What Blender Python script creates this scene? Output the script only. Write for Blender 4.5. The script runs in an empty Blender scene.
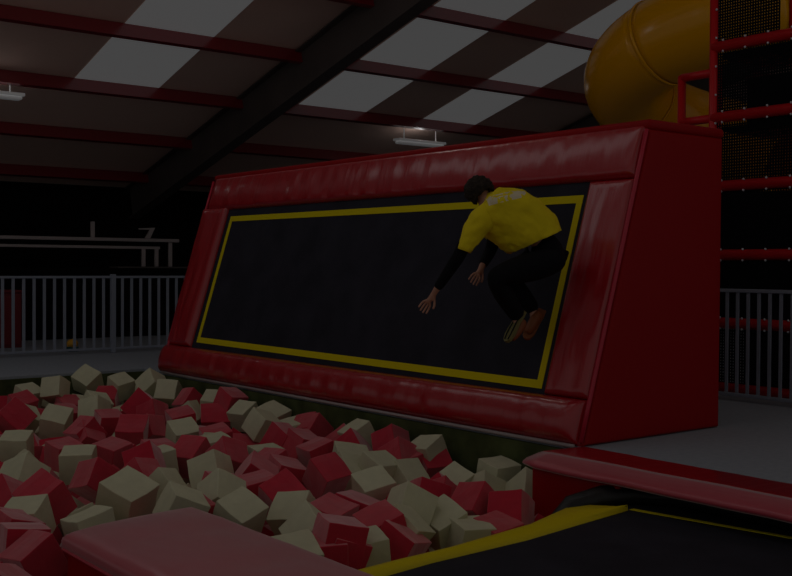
import bpy, bmesh, math, random
from mathutils import Vector, Matrix, noise
random.seed(7)
scene = bpy.context.scene
COL = scene.collection
V = Vector

# ------------------------------------------------------------------ camera
FPX = 1070.0
EYE = V((0, 0, 1.3))
YAW = math.atan2(1358, 1070)
PITCH = -math.atan((288 - 266.6) / FPX)
ROLL = 0.0054
_f = V((math.cos(YAW), math.sin(YAW), 0)); _r = V((_f.y, -_f.x, 0)); _u = V((0, 0, 1))
FW = _f * math.cos(PITCH) + _u * math.sin(PITCH)
_u2 = _u * math.cos(PITCH) - _f * math.sin(PITCH)
RT = _r * math.cos(ROLL) + _u2 * math.sin(ROLL)
UP = _u2 * math.cos(ROLL) - _r * math.sin(ROLL)
cam_d = bpy.data.cameras.new('camera'); cam = bpy.data.objects.new('camera', cam_d); COL.objects.link(cam)
cam_d.sensor_width = 36.0; cam_d.lens = FPX * 36.0 / 792.0; cam_d.clip_end = 200
cam.matrix_world = Matrix((( RT.x, UP.x, -FW.x, EYE.x), (RT.y, UP.y, -FW.y, EYE.y), (RT.z, UP.z, -FW.z, EYE.z), (0, 0, 0, 1)))
scene.camera = cam

def ray(px, py): return FW + RT * ((px - 396) / FPX) + UP * ((288 - py) / FPX)
def at(px, py, d): return EYE + ray(px, py) * d           # point at depth d along the view axis
def onz(px, py, z):
    d = ray(px, py); return EYE + d * ((z - EYE.z) / d.z)
def proj(p):
    q = V(p) - EYE; w = q.dot(FW)
    return 396 + FPX * q.dot(RT) / w, 288 - FPX * q.dot(UP) / w, w

# ------------------------------------------------------------------ materials
def mat(name, col, rough=.6, spec=.5, metal=0, coat=0, sheen=0, bump=None, var=0, var_scale=6, emit=None, sub=0):
    m = bpy.data.materials.new(name); m.use_nodes = True
    nt = m.node_tree; b = nt.nodes['Principled BSDF']
    b.inputs['Base Color'].default_value = (*col, 1)
    b.inputs['Roughness'].default_value = rough
    b.inputs['Specular IOR Level'].default_value = spec
    b.inputs['Metallic'].default_value = metal
    b.inputs['Coat Weight'].default_value = coat
    b.inputs['Coat Roughness'].default_value = .2
    b.inputs['Sheen Weight'].default_value = sheen
    tc = nt.nodes.new('ShaderNodeTexCoord')
    if var:
        n = nt.nodes.new('ShaderNodeTexNoise'); n.inputs['Scale'].default_value = var_scale; n.inputs['Detail'].default_value = 4
        nt.links.new(tc.outputs['Object'], n.inputs['Vector'])
        r = nt.nodes.new('ShaderNodeValToRGB')
        r.color_ramp.elements[0].position = .3; r.color_ramp.elements[1].position = .7
        r.color_ramp.elements[0].color = (*[c * (1 - var) for c in col], 1)
        r.color_ramp.elements[1].color = (*[min(1, c * (1 + var)) for c in col], 1)
        nt.links.new(n.outputs['Fac'], r.inputs['Fac']); nt.links.new(r.outputs['Color'], b.inputs['Base Color'])
    if bump:
        sc, strength, dist = bump
        mp = nt.nodes.new('ShaderNodeMapping'); mp.inputs['Scale'].default_value = sc
        n = nt.nodes.new('ShaderNodeTexNoise'); n.inputs['Scale'].default_value = 1; n.inputs['Detail'].default_value = 3
        nt.links.new(tc.outputs['Object'], mp.inputs['Vector']); nt.links.new(mp.outputs['Vector'], n.inputs['Vector'])
        bp = nt.nodes.new('ShaderNodeBump'); bp.inputs['Strength'].default_value = strength; bp.inputs['Distance'].default_value = dist
        nt.links.new(n.outputs['Fac'], bp.inputs['Height']); nt.links.new(bp.outputs['Normal'], b.inputs['Normal'])
    if emit:
        b.inputs['Emission Color'].default_value = (*emit[0], 1); b.inputs['Emission Strength'].default_value = emit[1]
    return m

M = dict(
    vinyl=mat('red_vinyl', (.40, .002, .010), .33, .5, coat=.8, bump=((.5, 9, .9), .55, .03)),
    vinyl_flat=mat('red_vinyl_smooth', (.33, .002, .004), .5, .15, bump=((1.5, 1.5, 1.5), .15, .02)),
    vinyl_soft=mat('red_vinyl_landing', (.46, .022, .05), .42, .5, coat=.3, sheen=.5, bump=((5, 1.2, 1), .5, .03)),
    piping=mat('red_piping', (.5, .012, .04), .4),
    bed=mat('black_bed', (.026, .026, .036), .8, .12, bump=((60, 60, 60), .15, .003), var=.2, var_scale=3),
    blackpad=mat('black_vinyl', (.008, .008, .009), .45, .4, bump=((14, 3, 14), .5, .02)),
    yellow=mat('yellow_webbing', (.72, .60, .004), .8, .1),
    yellowpad=mat('yellow_vinyl', (.70, .56, .004), .45, .3),
    redfoam=mat('red_foam', (.54, .012, .038), 1.0, .1, sheen=.8, var=.08, var_scale=3),
    creamfoam=mat('cream_foam', (.60, .59, .41), .95, .1, var=.05, var_scale=3),
    carpet=mat('grey_carpet', (.30, .335, .38), .95, .1, var=.06, var_scale=20),
    green=mat('dark_green_liner', (.07, .085, .032), .9, .1, var=.4, var_scale=4),
    concrete=mat('concrete', (.06, .055, .05), .9, .1, var=.2),
    rail=mat('grey_railing_paint', (.27, .30, .37), .5, .4),
    handrail=mat('pale_steel', (.42, .36, .36), .5, .4),
    roof=mat('roof_liner', (.80, .56, .47), .7, .2, var=.06, var_scale=.4),
    purlin=mat('red_steel', (.22, .003, .012), .3, .8, coat=1.0),
    rafter=mat('dark_steel', (.085, .07, .066), .5, .4, var=.15, var_scale=2),
    wall=mat('black_wall', (.006, .004, .004), .9, .1, var=.3),
    net=mat('black_net', (.006, .006, .008), .9, .1),
    tube=mat('red_tube_foam', (.62, .006, .012), .4, .4),
    tie=mat('white_cable_tie', (.7, .7, .75), .5),
    slide=mat('yellow_plastic', (.95, .43, .002), .2, .35),
    lamp=mat('lamp_body', (.75, .75, .75), .5, emit=((1, 1, 1), .7)),
    skin=mat('skin', (.42, .2, .13), .55), hair=mat('dark_hair', (.03, .022, .016), .8, .2, bump=((60, 60, 60), 1, .02), var=.5, var_scale=40),
    shirt=mat('yellow_shirt', (.78, .62, .012), .85, .2, bump=((7, 7, 7), .6, .03)),
    trousers=mat('black_trousers', (.006, .006, .008), .9, .15, bump=((10, 10, 10), .5, .03)),
    sole=mat('olive_sole', (.16, .14, .04), .7), shoe=mat('orange_brown_shoe', (.22, .06, .012), .6),
    eye=mat('eye_white', (.8, .8, .8), .3), dark=mat('dark_gap', (.004, .004, .004), .9),
    print_=mat('pale_print', (.66, .58, .42), .8),
    orange=mat('orange_toy', (.8, .4, .02), .5), teal=mat('teal_toy', (.02, .10, .10), .6),
    cabinet=mat('dark_red_panel', (.17, .006, .012), .5),
    slat=mat('orange_red_slat', (.5, .05, .03), .5),
)
# skylight sheeting: diffused daylight coming through translucent panels
def skylight_mat():
    m = bpy.data.materials.new('skylight_sheet'); m.use_nodes = True
    b = m.node_tree.nodes['Principled BSDF']; b.inputs['Base Color'].default_value = (.3, .3, .3, 1)
    b.inputs['Emission Color'].default_value = (1, 1, 1, 1); b.inputs['Emission Strength'].default_value = .87
    return m
M['sky'] = skylight_mat()
def shirt_print(m, p1, p2, up, half):
    """pale worn lettering band across the shoulder blades, fixed to the cloth's own coordinates"""
    nt = m.node_tree; N = nt.nodes.new; L = nt.links.new; b = nt.nodes['Principled BSDF']
    tc = N('ShaderNodeTexCoord'); sub = N('ShaderNodeVectorMath'); sub.operation = 'SUBTRACT'; sub.inputs[1].default_value = p1; L(tc.outputs['Object'], sub.inputs[0])
    d = (p2 - p1); ln = d.length; d.normalize(); v = (up - d * up.dot(d)).normalized()
    def dot(vec):
        q = N('ShaderNodeVectorMath'); q.operation = 'DOT_PRODUCT'; q.inputs[1].default_value = vec; L(sub.outputs[0], q.inputs[0]); return q.outputs['Value']
    def m2(op, x, y):
        q = N('ShaderNodeMath'); q.operation = op
        for i, z in enumerate((x, y)):
            if isinstance(z, (int, float)): q.inputs[i].default_value = z
            elif z is not None: L(z, q.inputs[i])
        return q.outputs[0]
    u_, v_ = dot(d), dot(v)
    a = m2('MULTIPLY', m2('GREATER_THAN', u_, 0.0), m2('LESS_THAN', u_, ln)); c = m2('LESS_THAN', m2('ABSOLUTE', v_, None), half)
    n = N('ShaderNodeTexNoise'); n.inputs['Scale'].default_value = 22; L(tc.outputs['Object'], n.inputs['Vector'])
    k = m2('MULTIPLY', m2('MULTIPLY', a, c), m2('GREATER_THAN', n.outputs['Fac'], .47))
    mx = N('ShaderNodeMix'); mx.data_type = 'RGBA'; mx.inputs[6].default_value = b.inputs['Base Color'].default_value; mx.inputs[7].default_value = (.70, .62, .42, 1)
    L(k, mx.inputs[0]); L(mx.outputs[2], b.inputs['Base Color'])

# ------------------------------------------------------------------ mesh helpers
def link(name, me, parent=None):
    o = bpy.data.objects.new(name, me); COL.objects.link(o)
    if parent: o.parent = parent
    return o
def obj(name, bm, m, parent=None, smooth=False, origin=None):
    bmesh.ops.recalc_face_normals(bm, faces=bm.faces)
    if origin is not None:
        for v in bm.verts: v.co -= V(origin)
    me = bpy.data.meshes.new(name); bm.to_mesh(me); bm.free()
    if smooth:
        for p in me.polygons: p.use_smooth = True
    me.materials.append(M[m] if isinstance(m, str) else m)
    o = link(name, me, parent)
    if origin is not None: o.location = V(origin)
    return o
def thing(name, label, cat, loc=(0, 0, 0), group=None):
    o = bpy.data.objects.new(name, None); COL.objects.link(o); o.location = loc; o.empty_display_size = .2
    return tag(o, label, cat, group)
def tag(o, label, cat, group=None, kind=None):
    if label: o['label'] = label
    if cat: o['category'] = cat
    if group: o['group'] = group
    if kind: o['kind'] = kind
    return o
def struct(name, bm, m, label=None):
    o = obj(name, bm, m); o['kind'] = 'structure'
    if label: o['label'] = label
    return o
def box(bm, a, b, bev=0):
    a, b = V(a), V(b)
    r = bmesh.ops.create_cube(bm, size=1)
    vs = r['verts']
    bmesh.ops.scale(bm, vec=b - a, verts=vs); bmesh.ops.translate(bm, vec=(a + b) / 2, verts=vs)
    if bev:
        es = list({e for v in vs for e in v.link_edges})
        bmesh.ops.bevel(bm, geom=es, offset=bev, segments=3, profile=.5, affect='EDGES')
    return bm
def nb(*boxes, bev=0):
    bm = bmesh.new()
    for a, b in boxes: box(bm, a, b, bev)
    return bm
def prism(bm, pts, ext):
    """closed polygon pts (3-D) extruded by vector ext"""
    n = len(pts); ext = V(ext)
    a = [bm.verts.new(V(p)) for p in pts]; b = [bm.verts.new(V(p) + ext) for p in pts]
    bm.faces.new(a); bm.faces.new(b[::-1])
    for i in range(n): bm.faces.new((a[i], a[(i + 1) % n], b[(i + 1) % n], b[i]))
    return bm
def sweep(bm, pts, r, seg=10, cap=True):
    pts = [V(p) for p in pts]; rs = r if isinstance(r, (list, tuple)) else [r] * len(pts)
    rings = []; prev = None
    for i, p in enumerate(pts):
        t = (pts[min(i + 1, len(pts) - 1)] - pts[max(i - 1, 0)]).normalized()
        if prev is None:
            a = t.cross(V((0, 0, 1)))
            if a.length < .1: a = t.cross(V((1, 0, 0)))
        else: a = prev - t * prev.dot(t)
        a.normalize(); prev = a; b = t.cross(a)
        rings.append([bm.verts.new(p + (a * math.cos(2 * math.pi * k / seg) + b * math.sin(2 * math.pi * k / seg)) * rs[i]) for k in range(seg)])
    for i in range(len(rings) - 1):
        for k in range(seg):
            bm.faces.new((rings[i][k], rings[i][(k + 1) % seg], rings[i + 1][(k + 1) % seg], rings[i + 1][k]))
    if cap: bm.faces.new(rings[0][::-1]); bm.faces.new(rings[-1])
    return bm
def cushion(c00, c10, c11, c01, nrm, thick, edge, bulge=.0, n=40, m=10, back=.02, wr=0, wscale=3.0):
    """padded panel: bilinear quad with rounded rim and soft belly"""
    bm = bmesh.new(); c00, c10, c11, c01, nrm = map(V, (c00, c10, c11, c01, nrm)); nrm.normalize()
    L = (c10 - c00).length; W = (c01 - c00).length
    def pos(cnt, len_):
        e = edge / len_; inner = [e + (1 - 2 * e) * i / cnt for i in range(cnt + 1)]
        rim = [e * x for x in (0, .06, .2, .45, .7)]
        return rim + inner + [1 - x for x in rim[::-1]]
    us, vs = pos(n, L), pos(m, W); grid = []
    for u in us:
        row = []
        for v in vs:
            d = min(u * L, (1 - u) * L, v * W, (1 - v) * W); k = min(1, d / edge)
            h = thick * math.sqrt(max(0, 1 - (1 - k) ** 2)) + bulge * (1 - (2 * v - 1) ** 2) * min(1, 4 * u * L / W, 4 * (1 - u) * L / W)
            p = (c00 * (1 - u) + c10 * u) * (1 - v) + (c01 * (1 - u) + c11 * u) * v
            if wr and k > 0:
                q = p * wscale; h += k * wr * (noise.noise(V((q.x * .6, q.y * 2.2, q.z * .6))) + .5 * noise.noise(V((q.x, q.y * 5, q.z + 7))))
            row.append(bm.verts.new(p + nrm * h))
        grid.append(row)
    for i in range(len(us) - 1):
        for j in range(len(vs) - 1): bm.faces.new((grid[i][j], grid[i + 1][j], grid[i + 1][j + 1], grid[i][j + 1]))
    rim = [grid[i][0] for i in range(len(us))] + [grid[-1][j] for j in range(1, len(vs))] + [grid[i][-1] for i in range(len(us) - 2, -1, -1)] + [grid[0][j] for j in range(len(vs) - 2, 0, -1)]
    bk = [bm.verts.new(v.co - nrm * back) for v in rim]
    for i in range(len(rim)): bm.faces.new((rim[i], rim[(i + 1) % len(rim)], bk[(i + 1) % len(rim)], bk[i]))
    bm.faces.new(bk)
    return bm

# ------------------------------------------------------------------ setting
ROOF0, TN = 9.0, .283
def rz(y, off=0): return ROOF0 - TN * y - off
DX, PY0, PY1, PX0 = 5.83, 4.55, 12.5, .6           # pit limits
ZP = -1.2
bm = bmesh.new()
for (x0, y0), (x1, y1) in (((DX, -2), (24, 21.4)), ((-4, PY1), (DX, 21.4)), ((-4, -2), (PX0, PY1))):
    box(bm, (x0, y0, ZP - .1), (x1, y1, 0))
struct('floor', bm, 'carpet', 'grey carpeted raised deck and walkways around the foam pit')
struct('floor_pit', nb(((PX0, -2, ZP - .1), (DX, PY1, ZP))), 'concrete', 'dark sunken floor of the foam pit')
struct('wall_pit_back', nb(((PX0, PY1 - .03, ZP), (DX - .03, PY1 - .002, -.03))), 'green', 'dark green pit liner below the walkway')
struct('wall_pit_right', nb(((DX - .03, 5.2, ZP), (DX - .002, PY1 - .03, -.03))), 'green', 'dark green pit liner below the red wedge')
struct('wall_back', nb(((-4, 21.4, -.1), (24.2, 21.6, 3.2))), 'wall', 'black far wall under the eaves')
bm = bmesh.new(); prism(bm, [(24, -2, -.1), (24, 21.6, -.1), (24, 21.6, rz(21.6)), (24, -2, rz(-2))], (.2, 0, 0))
struct('wall_right', bm, 'wall', 'black end wall behind the play frame')
bm = bmesh.new(); prism(bm, [(-4, -2, rz(-2)), (24.2, -2, rz(-2)), (24.2, 21.6, rz(21.6)), (-4, 21.6, rz(21.6))], (0, 0, .12))
struct('ceiling', bm, 'roof', 'sloping brown lined roof')
k = 0
for (x0, x1) in ((6.57, 8.02), (10.82, 12.35), (13.8, 15.2), (2.3, 3.8), (-1.2, .3)):
    k += 1
    bm = bmesh.new(); ya, yb = 4.0, 16.72
    prism(bm, [(x0, ya, rz(ya, .012)), (x1, ya, rz(ya, .012)), (x1, yb, rz(yb, .012)), (x0, yb, rz(yb, .012))], (0, 0, .011))
    struct('window_%d' % k, bm, 'sky', 'translucent skylight strip in the roof')
k = 0
nrm_roof = V((0, TN, 1)).normalized(); dn = -nrm_roof; sl = V((0, 1, -TN)).normalized()
for y in (20.5, 18.6, 16.68, 14.78, 12.85, 10.9, 8.95, 7.0, 5.05):
    k += 1; bm = bmesh.new(); p0 = V((-4, y, rz(y)))
    def pp(a, d): return p0 + sl * a + dn * d
    prof = [pp(-.04, .01), pp(.05, .01), pp(.05, .022), pp(-.028, .022), pp(-.028, .198), pp(.05, .198), pp(.05, .215), pp(-.04, .215)]
    prism(bm, prof, (28, 0, 0)); struct('trim_%d' % k, bm, 'purlin', 'dark red steel purlin under the roof')
def ibeam(x, y0, y1, w, d, name, label):
    bm = bmesh.new(); h = w / 2; t = .018; wb = .008
    prof = [(-h, 0), (h, 0), (h, t), (wb, t), (wb, d - t), (h, d - t), (h, d), (-h, d), (-h, d - t), (-wb, d - t), (-wb, t), (-h, t)]
    p0 = V((x, y0, rz(y0))); p1 = V((x, y1, rz(y1)))
    prism(bm, [p0 + V((a, 0, 0)) + dn * (b + .03) for a, b in prof], p1 - p0)
    struct(name, bm, 'rafter', label)
ibeam(9.62, -1.5, 21.35, .25, .68, 'trim_20', 'dark steel rafter sloping down to the far wall')
ibeam(17.6, -1.5, 21.35, .25, .68, 'trim_21', 'dark steel rafter beyond the slide')

# ceiling batten lamps
def batten(px, py, label):
    n = V((0, TN, 1)); d = ray(px, py); t = (8.62 - n.dot(EYE)) / n.dot(d); c = EYE + d * t
    T = thing('ceiling_lamp', label, 'lamp', c, 'batten lamps hung from the purlins')
    L = .62
    bm = nb(((-L, -.11, 0), (L, .11, .05)), bev=.012); obj('lamp_tray', bm, 'lamp', T)
    bm = nb(((-L + .03, -.09, -.055), (L - .03, .09, -.002)), bev=.03); obj('diffuser', bm, 'lamp', T)
    for s in (-.42, .42):
        bm = bmesh.new(); sweep(bm, [(s, 0, .05), (s, 0, .36)], .01, 6); obj('hanging_rod', bm, 'lamp', T)
    d = bpy.data.lights.new('batten_glow', 'POINT'); d.energy = 22; d.shadow_soft_size = .1; o = bpy.data.objects.new('batten_glow', d); COL.objects.link(o); o.location = c + V((0, 0, .12))
    return c
batten(420, 143, 'white batten lamp hung from the roof just above the wedge top')
batten(-18, 93, 'white batten lamp hung from the roof at the left edge')

# ------------------------------------------------------------------ the big red wedge
YR, YL = 5.24, 12.0
FN = V((-2.42, 0, .74)).normalized()
def fp(y, z, off=0): return V((5.83 + .74 * z / 2.42, y, z)) + FN * off
W = thing('padded_trampoline_wall', 'large red padded wedge with a black bounce panel framed in yellow', 'trampoline wall', (6.6, 8.6, 0))
W0 = W.location.copy()
def wp(name, bm, m, smooth=True):
    for v in bm.verts: v.co -= W0
    return obj(name, bm, m, W, smooth)
bm = bmesh.new(); prism(bm, [(5.90, YR + .03, .0), (7.47, YR + .03, 0), (7.47, YR + .03, 2.36), (6.62, YR + .03, 2.36)], (0, YL - YR - .06, 0)); 
for v in bm.verts:
    if v.co.x < 7: v.co -= FN * .05
wp('core_block', bm, 'dark', False)
def front(name, y0, y1, z0, z1, th, e, bulge, n, m, wr):
    return wp(name, cushion(fp(y0, z0, -.04), fp(y1, z0, -.04), fp(y1, z1, -.04), fp(y0, z1, -.04), FN, th, e, bulge, n, m, .02, wr), 'vinyl')
front('bottom_pad', YR + .01, YL + .06, .0, .335, .10, .07, .055, 130, 10, .012)
front('top_pad', YR + .01, YL - .02, 1.99, 2.40, .06, .05, .025, 130, 12, .013)
front('right_pad', YR + .01, 5.71, .337, 1.987, .06, .05, .02, 14, 50, .012)
front('left_pad', 11.50, YL + .09, .337, 2.02, .07, .06, .025, 14, 50, .014)
# black bed, with a flat yellow line sewn on to it
bm = bmesh.new(); prism(bm, [fp(5.68, .31, -.06), fp(11.6, .31, -.06), fp(11.6, 2.02, -.06), fp(5.68, 2.02, -.06)], FN * .025); wp('bounce_panel', bm, 'bed', False)
bm = bmesh.new()
o_ = [(5.765, .375), (11.41, .40), (11.41, 1.905), (5.765, 1.885)]; w_ = .062
i_ = [(o_[0][0] + w_, o_[0][1] + w_), (o_[1][0] - w_, o_[1][1] + w_), (o_[2][0] - w_, o_[2][1] - w_), (o_[3][0] + w_, o_[3][1] - w_)]
for a in range(4):
    b = (a + 1) % 4
    prism(bm, [fp(*o_[a], -.0345), fp(*o_[b], -.0345), fp(*i_[b], -.0345), fp(*i_[a], -.0345)], FN * .004)
wp('border_line', bm, 'yellow', False)
# gable end facing the deck, as a padded trapezoid
for nm, yy, sgn in (('end_panel', YR, -1), ('end_panel', YL, 1)):
    bm = cushion((5.85, yy, .005), (7.48, yy, .005), (7.48, yy, 2.36), (6.565, yy, 2.36), (0, sgn, 0), .03, .03, .0, 24, 24, .03, .004)
    wp(nm, bm, 'vinyl_flat')
bm = nb(((6.55, YR - .035, 2.355), (7.50, YL + .03, 2.435)), bev=.03); wp('top_cap', bm, 'vinyl_flat')
for yy in (YR - .012, YL + .012):
    bm = bmesh.new(); sweep(bm, [fp(yy, z, .012) for z in (.03, .3, .33, .36, 1.0, 1.6, 1.97, 2.0, 2.03, 2.35)], .017, 8); wp('corner_piping', bm, 'piping')
bm = bmesh.new(); sweep(bm, [(5.80, YR + .03, .004), (5.80, 8, .0), (5.80, YL - .05, .004)], .016, 6); wp('hem', bm, 'handrail')
bm = bmesh.new(); prism(bm, [(7.44, YR + .02, 0.0), (7.48, YR + .02, 0), (7.48, YR + .02, 2.4), (7.44, YR + .02, 2.4)], (0, YL - YR - .04, 0)); wp('rear_panel', bm, 'vinyl_flat', False)

# ------------------------------------------------------------------ padding round the pit and the floor trampoline
T = thing('deck_edge_pad', 'red padded strip along the front edge of the grey deck', 'edge pad', (5.5, 3.5, 0))
def rel(bm, o):
    for v in bm.verts: v.co -= o.location
    return bm
bm = bmesh.new(); prof = [(5.40, .026), (5.36, .02), (5.25, -.01), (5.215, -.03), (5.205, -.05), (5.23, -.07), (5.40, -.06)]
ys = [1.0 + (5.2 - 1.0) * i / 40 for i in range(41)]
rings = []
for y in ys:
    q = 1.0
    if y > 5.12: q = math.sqrt(max(.05, 1 - ((y - 5.12) / .09) ** 2 * .5))
    rings.append([bm.verts.new((x + .004 * noise.noise(V((x * 9, y * 6, 1))), y, z * q + .006 * noise.noise(V((x * 3, y * 3, z))))) for x, z in prof])
for a, b in zip(rings, rings[1:]):
    for j in range(len(prof)): bm.faces.new((a[j], a[(j + 1) % len(prof)], b[(j + 1) % len(prof)], b[j]))
bm.faces.new(rings[0][::-1]); bm.faces.new(rings[-1]); obj('front_lip', rel(bm, T), 'vinyl_soft', T, True)
bm = cushion((5.395, 5.2, .012), (5.395, 1.0, .012), (5.83, 1.0, -.002), (5.83, 5.2, -.002), (0, 0, 1), .016, .03, 0, 30, 6, .03, .004); obj('inner_flap', rel(bm, T), 'vinyl', T, True)
bm = cushion((5.31, 5.19, -.62), (5.31, 4.42, -.62), (5.31, 4.42, -.075), (5.31, 5.19, -.075), (-1, 0, 0), .03, .03, .0, 20, 8, .03, .008); obj('fascia_pad', rel(bm, T), 'vinyl_flat', T, True)
bm = nb(((5.315, 5.192, ZP + .002), (5.79, 5.212, -.1)), bev=.008); obj('fascia_end', rel(bm, T), 'vinyl_flat', T)
bm = nb(((5.66, 1.2, ZP), (5.828, 5.188, -.075)), ((5.345, 4.44, ZP), (5.66, 5.188, -.075))); obj('plinth', rel(bm, T), 'dark', T)

T = thing('floor_trampoline', 'black floor trampoline with yellow edging in the lower right corner', 'trampoline', (4.2, 2.8, -.3))
ZT = -.2
lo = [(628, 510), (580, 524), (528, 539.5), (480, 551), (430, 563), (388, 575), (350, 588)]
hi = [(627, 506.5), (590, 505), (566, 508), (530, 524), (450, 547), (395, 560), (345, 573)]
ed = [onz(*p, ZT - .03) for p in lo]
bm = bmesh.new(); prism(bm, [(5.66, .2, ZT - .03), (5.54, ed[0].y - .02, ZT - .03)] + [(p.x, p.y - .01, ZT - .03) for p in ed] + [(2.93, ed[-1].y - .02, ZT - .03), (2.93, .2, ZT - .03)], (0, 0, .03))
obj('jump_bed', rel(bm, T), 'bed', T)
bm = bmesh.new(); A = [onz(*p, ZT + .004) for p in lo]; B = [onz(*p, ZT + .03) for p in hi]; rows = []
for a, b in zip(A, B):
    mid = (a + b) / 2 + V((0, 0, .022)); b2 = b + V((.02, .10, -.10)); b3 = V((b2.x, b2.y, -.75)); rows.append([bm.verts.new(p) for p in (a - V((0, 0, .02)), a, a * .7 + mid * .3 + V((0, 0, .008)), mid, b, b2, b3)])
for r0, r1 in zip(rows, rows[1:]):
    for j in range(len(r0) - 1): bm.faces.new((r0[j], r0[j + 1], r1[j + 1], r1[j]))
obj('yellow_edge_pad', rel(bm, T), 'yellowpad', T, True)
q0, q1 = onz(629.5, 510, ZT + .003), onz(792, 539, ZT + .003); q1 = q0 + (q1 - q0) * 2.6; sd_ = V((.036, 0, 0))
bm = bmesh.new(); prism(bm, [q0, q1, q1 + sd_, q0 + sd_ * 1.1], (0, 0, .004)); obj('yellow_line', rel(bm, T), 'yellow', T)
bm = bmesh.new()
sweep(bm, [(4.86, 4.66, -.50), (4.98, 4.66, -.34), (5.10, 4.64, -.23), (5.24, 4.52, -.17), (5.41, 4.40, -.15), (5.56, 4.15, -.14), (5.62, 2.6, -.14), (5.70, .3, -.14)], [.07, .08, .08, .08, .08, .08, .08, .08], 12)
for v in bm.verts: v.co += V(noise.noise_vector(v.co * 4)) * .012
obj('black_spring_cover', rel(bm, T), 'blackpad', T, True)
bm = nb(((2.93, .2, ZP), (5.3, 4.05, ZT - .035))); obj('base_frame', rel(bm, T), 'dark', T)

T = thing('padded_beam', 'pink-red padded beam end reaching into the pit at the bottom edge', 'padded beam', (2.45, 3.6, ZP))
bm = cushion((2.05, .6, -.12), (2.05, 5.42, -.12), (2.90, 5.56, -.12), (2.90, .6, -.12), (0, 0, 1), .045, .09, .03, 46, 16, .05, .010, 2.0)
for v in bm.verts:                                   # the corner by the cubes is cut back
    if v.co.y > 5.2 and v.co.x < 2.3: v.co.y -= max(0, (2.25 - v.co.x)) * .2
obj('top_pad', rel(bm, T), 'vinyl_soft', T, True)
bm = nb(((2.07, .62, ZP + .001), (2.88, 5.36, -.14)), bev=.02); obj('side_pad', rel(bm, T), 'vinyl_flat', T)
bm = bmesh.new(); sweep(bm, [(2.055, .7, -.165), (2.055, 5.36, -.165), (2.12, 5.40, -.165), (2.86, 5.48, -.165)], .012, 6); obj('seam_welt', rel(bm, T), 'piping', T)

# ------------------------------------------------------------------ railings
def railing(name, label, p0, p1, spacing, bw, post_at, h=1.13, phase=0):
    p0, p1 = V(p0), V(p1); d = (p1 - p0); L = d.length; d.normalize()
    T = thing(name, label, 'railing', p0)
    T.rotation_euler.z = math.atan2(d.y, d.x)
    obj('top_rail', nb(((0, -.022, h - .035), (L, .022, h)), bev=.006), 'rail', T)
    obj('bottom_rail', nb(((0, -.018, .045), (L, .018, .08)), bev=.006), 'rail', T)
    for s in post_at:
        obj('post', nb(((s - .035, -.035, 0), (s + .035, .035, h + .025)), bev=.006), 'rail', T)
        
    me = None; s = phase
    while s < L - .03:
        if min(abs(s - q) for q in post_at) > .07:
            if me is None:
                o = obj('baluster', nb(((-bw / 2, -.01, .075), (bw / 2, .01, h - .03)), bev=.003), 'rail', T); me = o.data
            else: o = link('baluster', me, T)
            o.location = (s, 0, 0)
        s += spacing
    return T
xp = EYE + ray(113, 354) * ((15.1) / ray(113, 354).y)
railing('railing', 'grey upright-bar railing along the far walkway behind the pit', (xp.x - 3.2, 15.1, 0), (xp.x + 3.4, 15.1, 0), .1475, .042, [.035, 3.2, 6.36], 1.14, phase=3.2 - .1475 * 21)
railing('railing', 'grey upright-bar railing on the deck in front of the red play frame', (9.1, 7.9, 0), (9.1, 3.9, 0), .118, .032, [.035, 3.965], 1.10, phase=.10)

# ------------------------------------------------------------------ soft-play frame
FX, FY, FE = 9.62, 6.82, 3.4
PF = thing('play_frame', 'tall red tube play frame with black netting at the right edge', 'play frame', (FX, FY, 0))
tie_me = None
def frame_tube(nm, a, b, r, ties=0):
    global tie_me
    bm = bmesh.new(); sweep(bm, [V(a) - PF.location, V(b) - PF.location], r, 14); o = obj(nm, bm, 'tube', PF, True)
    a = V(a) - PF.location; b = V(b) - PF.location
    for i in range(ties):
        p = a.lerp(b, (i + .5) / ties)
        for sgn in ((1, -1) if nm == 'rail_tube' else (1,)):
            if tie_me is None:
                bt = bmesh.new(); bmesh.ops.create_uvsphere(bt, u_segments=6, v_segments=4, radius=.013); c = obj('cable_tie', bt, 'tie', o); tie_me = c.data
            else: c = link('cable_tie', tie_me, o)
            c.location = p + (V((-.035, 0, sgn * r * .98)) if nm == 'rail_tube' else V((-.03, -r * .98, 0)))
    return o
levels = [.05, .73, 1.44, 2.16, 2.88, 3.62]
frame_tube('post_tube', (FX, FY, 0), (FX, FY, 4.75), .048, 16)
frame_tube('post_tube', (FX, FE, 0), (FX, FE, 4.75), .048)
frame_tube('post_tube', (FX + .02, FY + .42, 0), (FX + .02, FY + .42, 3.38), .045)
frame_tube('post_tube', (FX + .12, 5.97, 3.62), (FX + .12, 5.97, 4.75), .05)
for i, z in enumerate(levels): frame_tube('rail_tube', (FX, FY, z), (FX, FE, z), .058, 13 if i else 0)
frame_tube('rail_tube', (FX, FY, 4.7), (FX, FE, 4.7), .058)
frame_tube('side_tube', (FX, FY, 3.36), (FX + .02, FY + .42, 3.36), .045)
frame_tube('side_tube', (FX, FY, 2.88), (FX + .02, FY + .42, 2.88), .045)
for z0, z1, ye in ((2.94, 3.56, FE), (3.68, 4.64, 6.02), (2.22, 2.82, FE), (1.50, 2.10, FE), (.79, 1.38, FE), (.11, .67, FE)):
    bm = bmesh.new(); st = .03; t = .0165
    for i in range(int((FY - ye - .08) / st) + 1):
        y = ye + .04 + i * st; box(bm, (FX - .004, y - t / 2, z0), (FX + .004, y + t / 2, z1))
    for i in range(int((z1 - z0) / st) + 1):
        z = z0 + i * st; box(bm, (FX - .003, ye + .04, z - t / 2), (FX + .003, FY - .04, z + t / 2))
    obj('safety_net', rel(bm, PF), 'net', PF)
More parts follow.
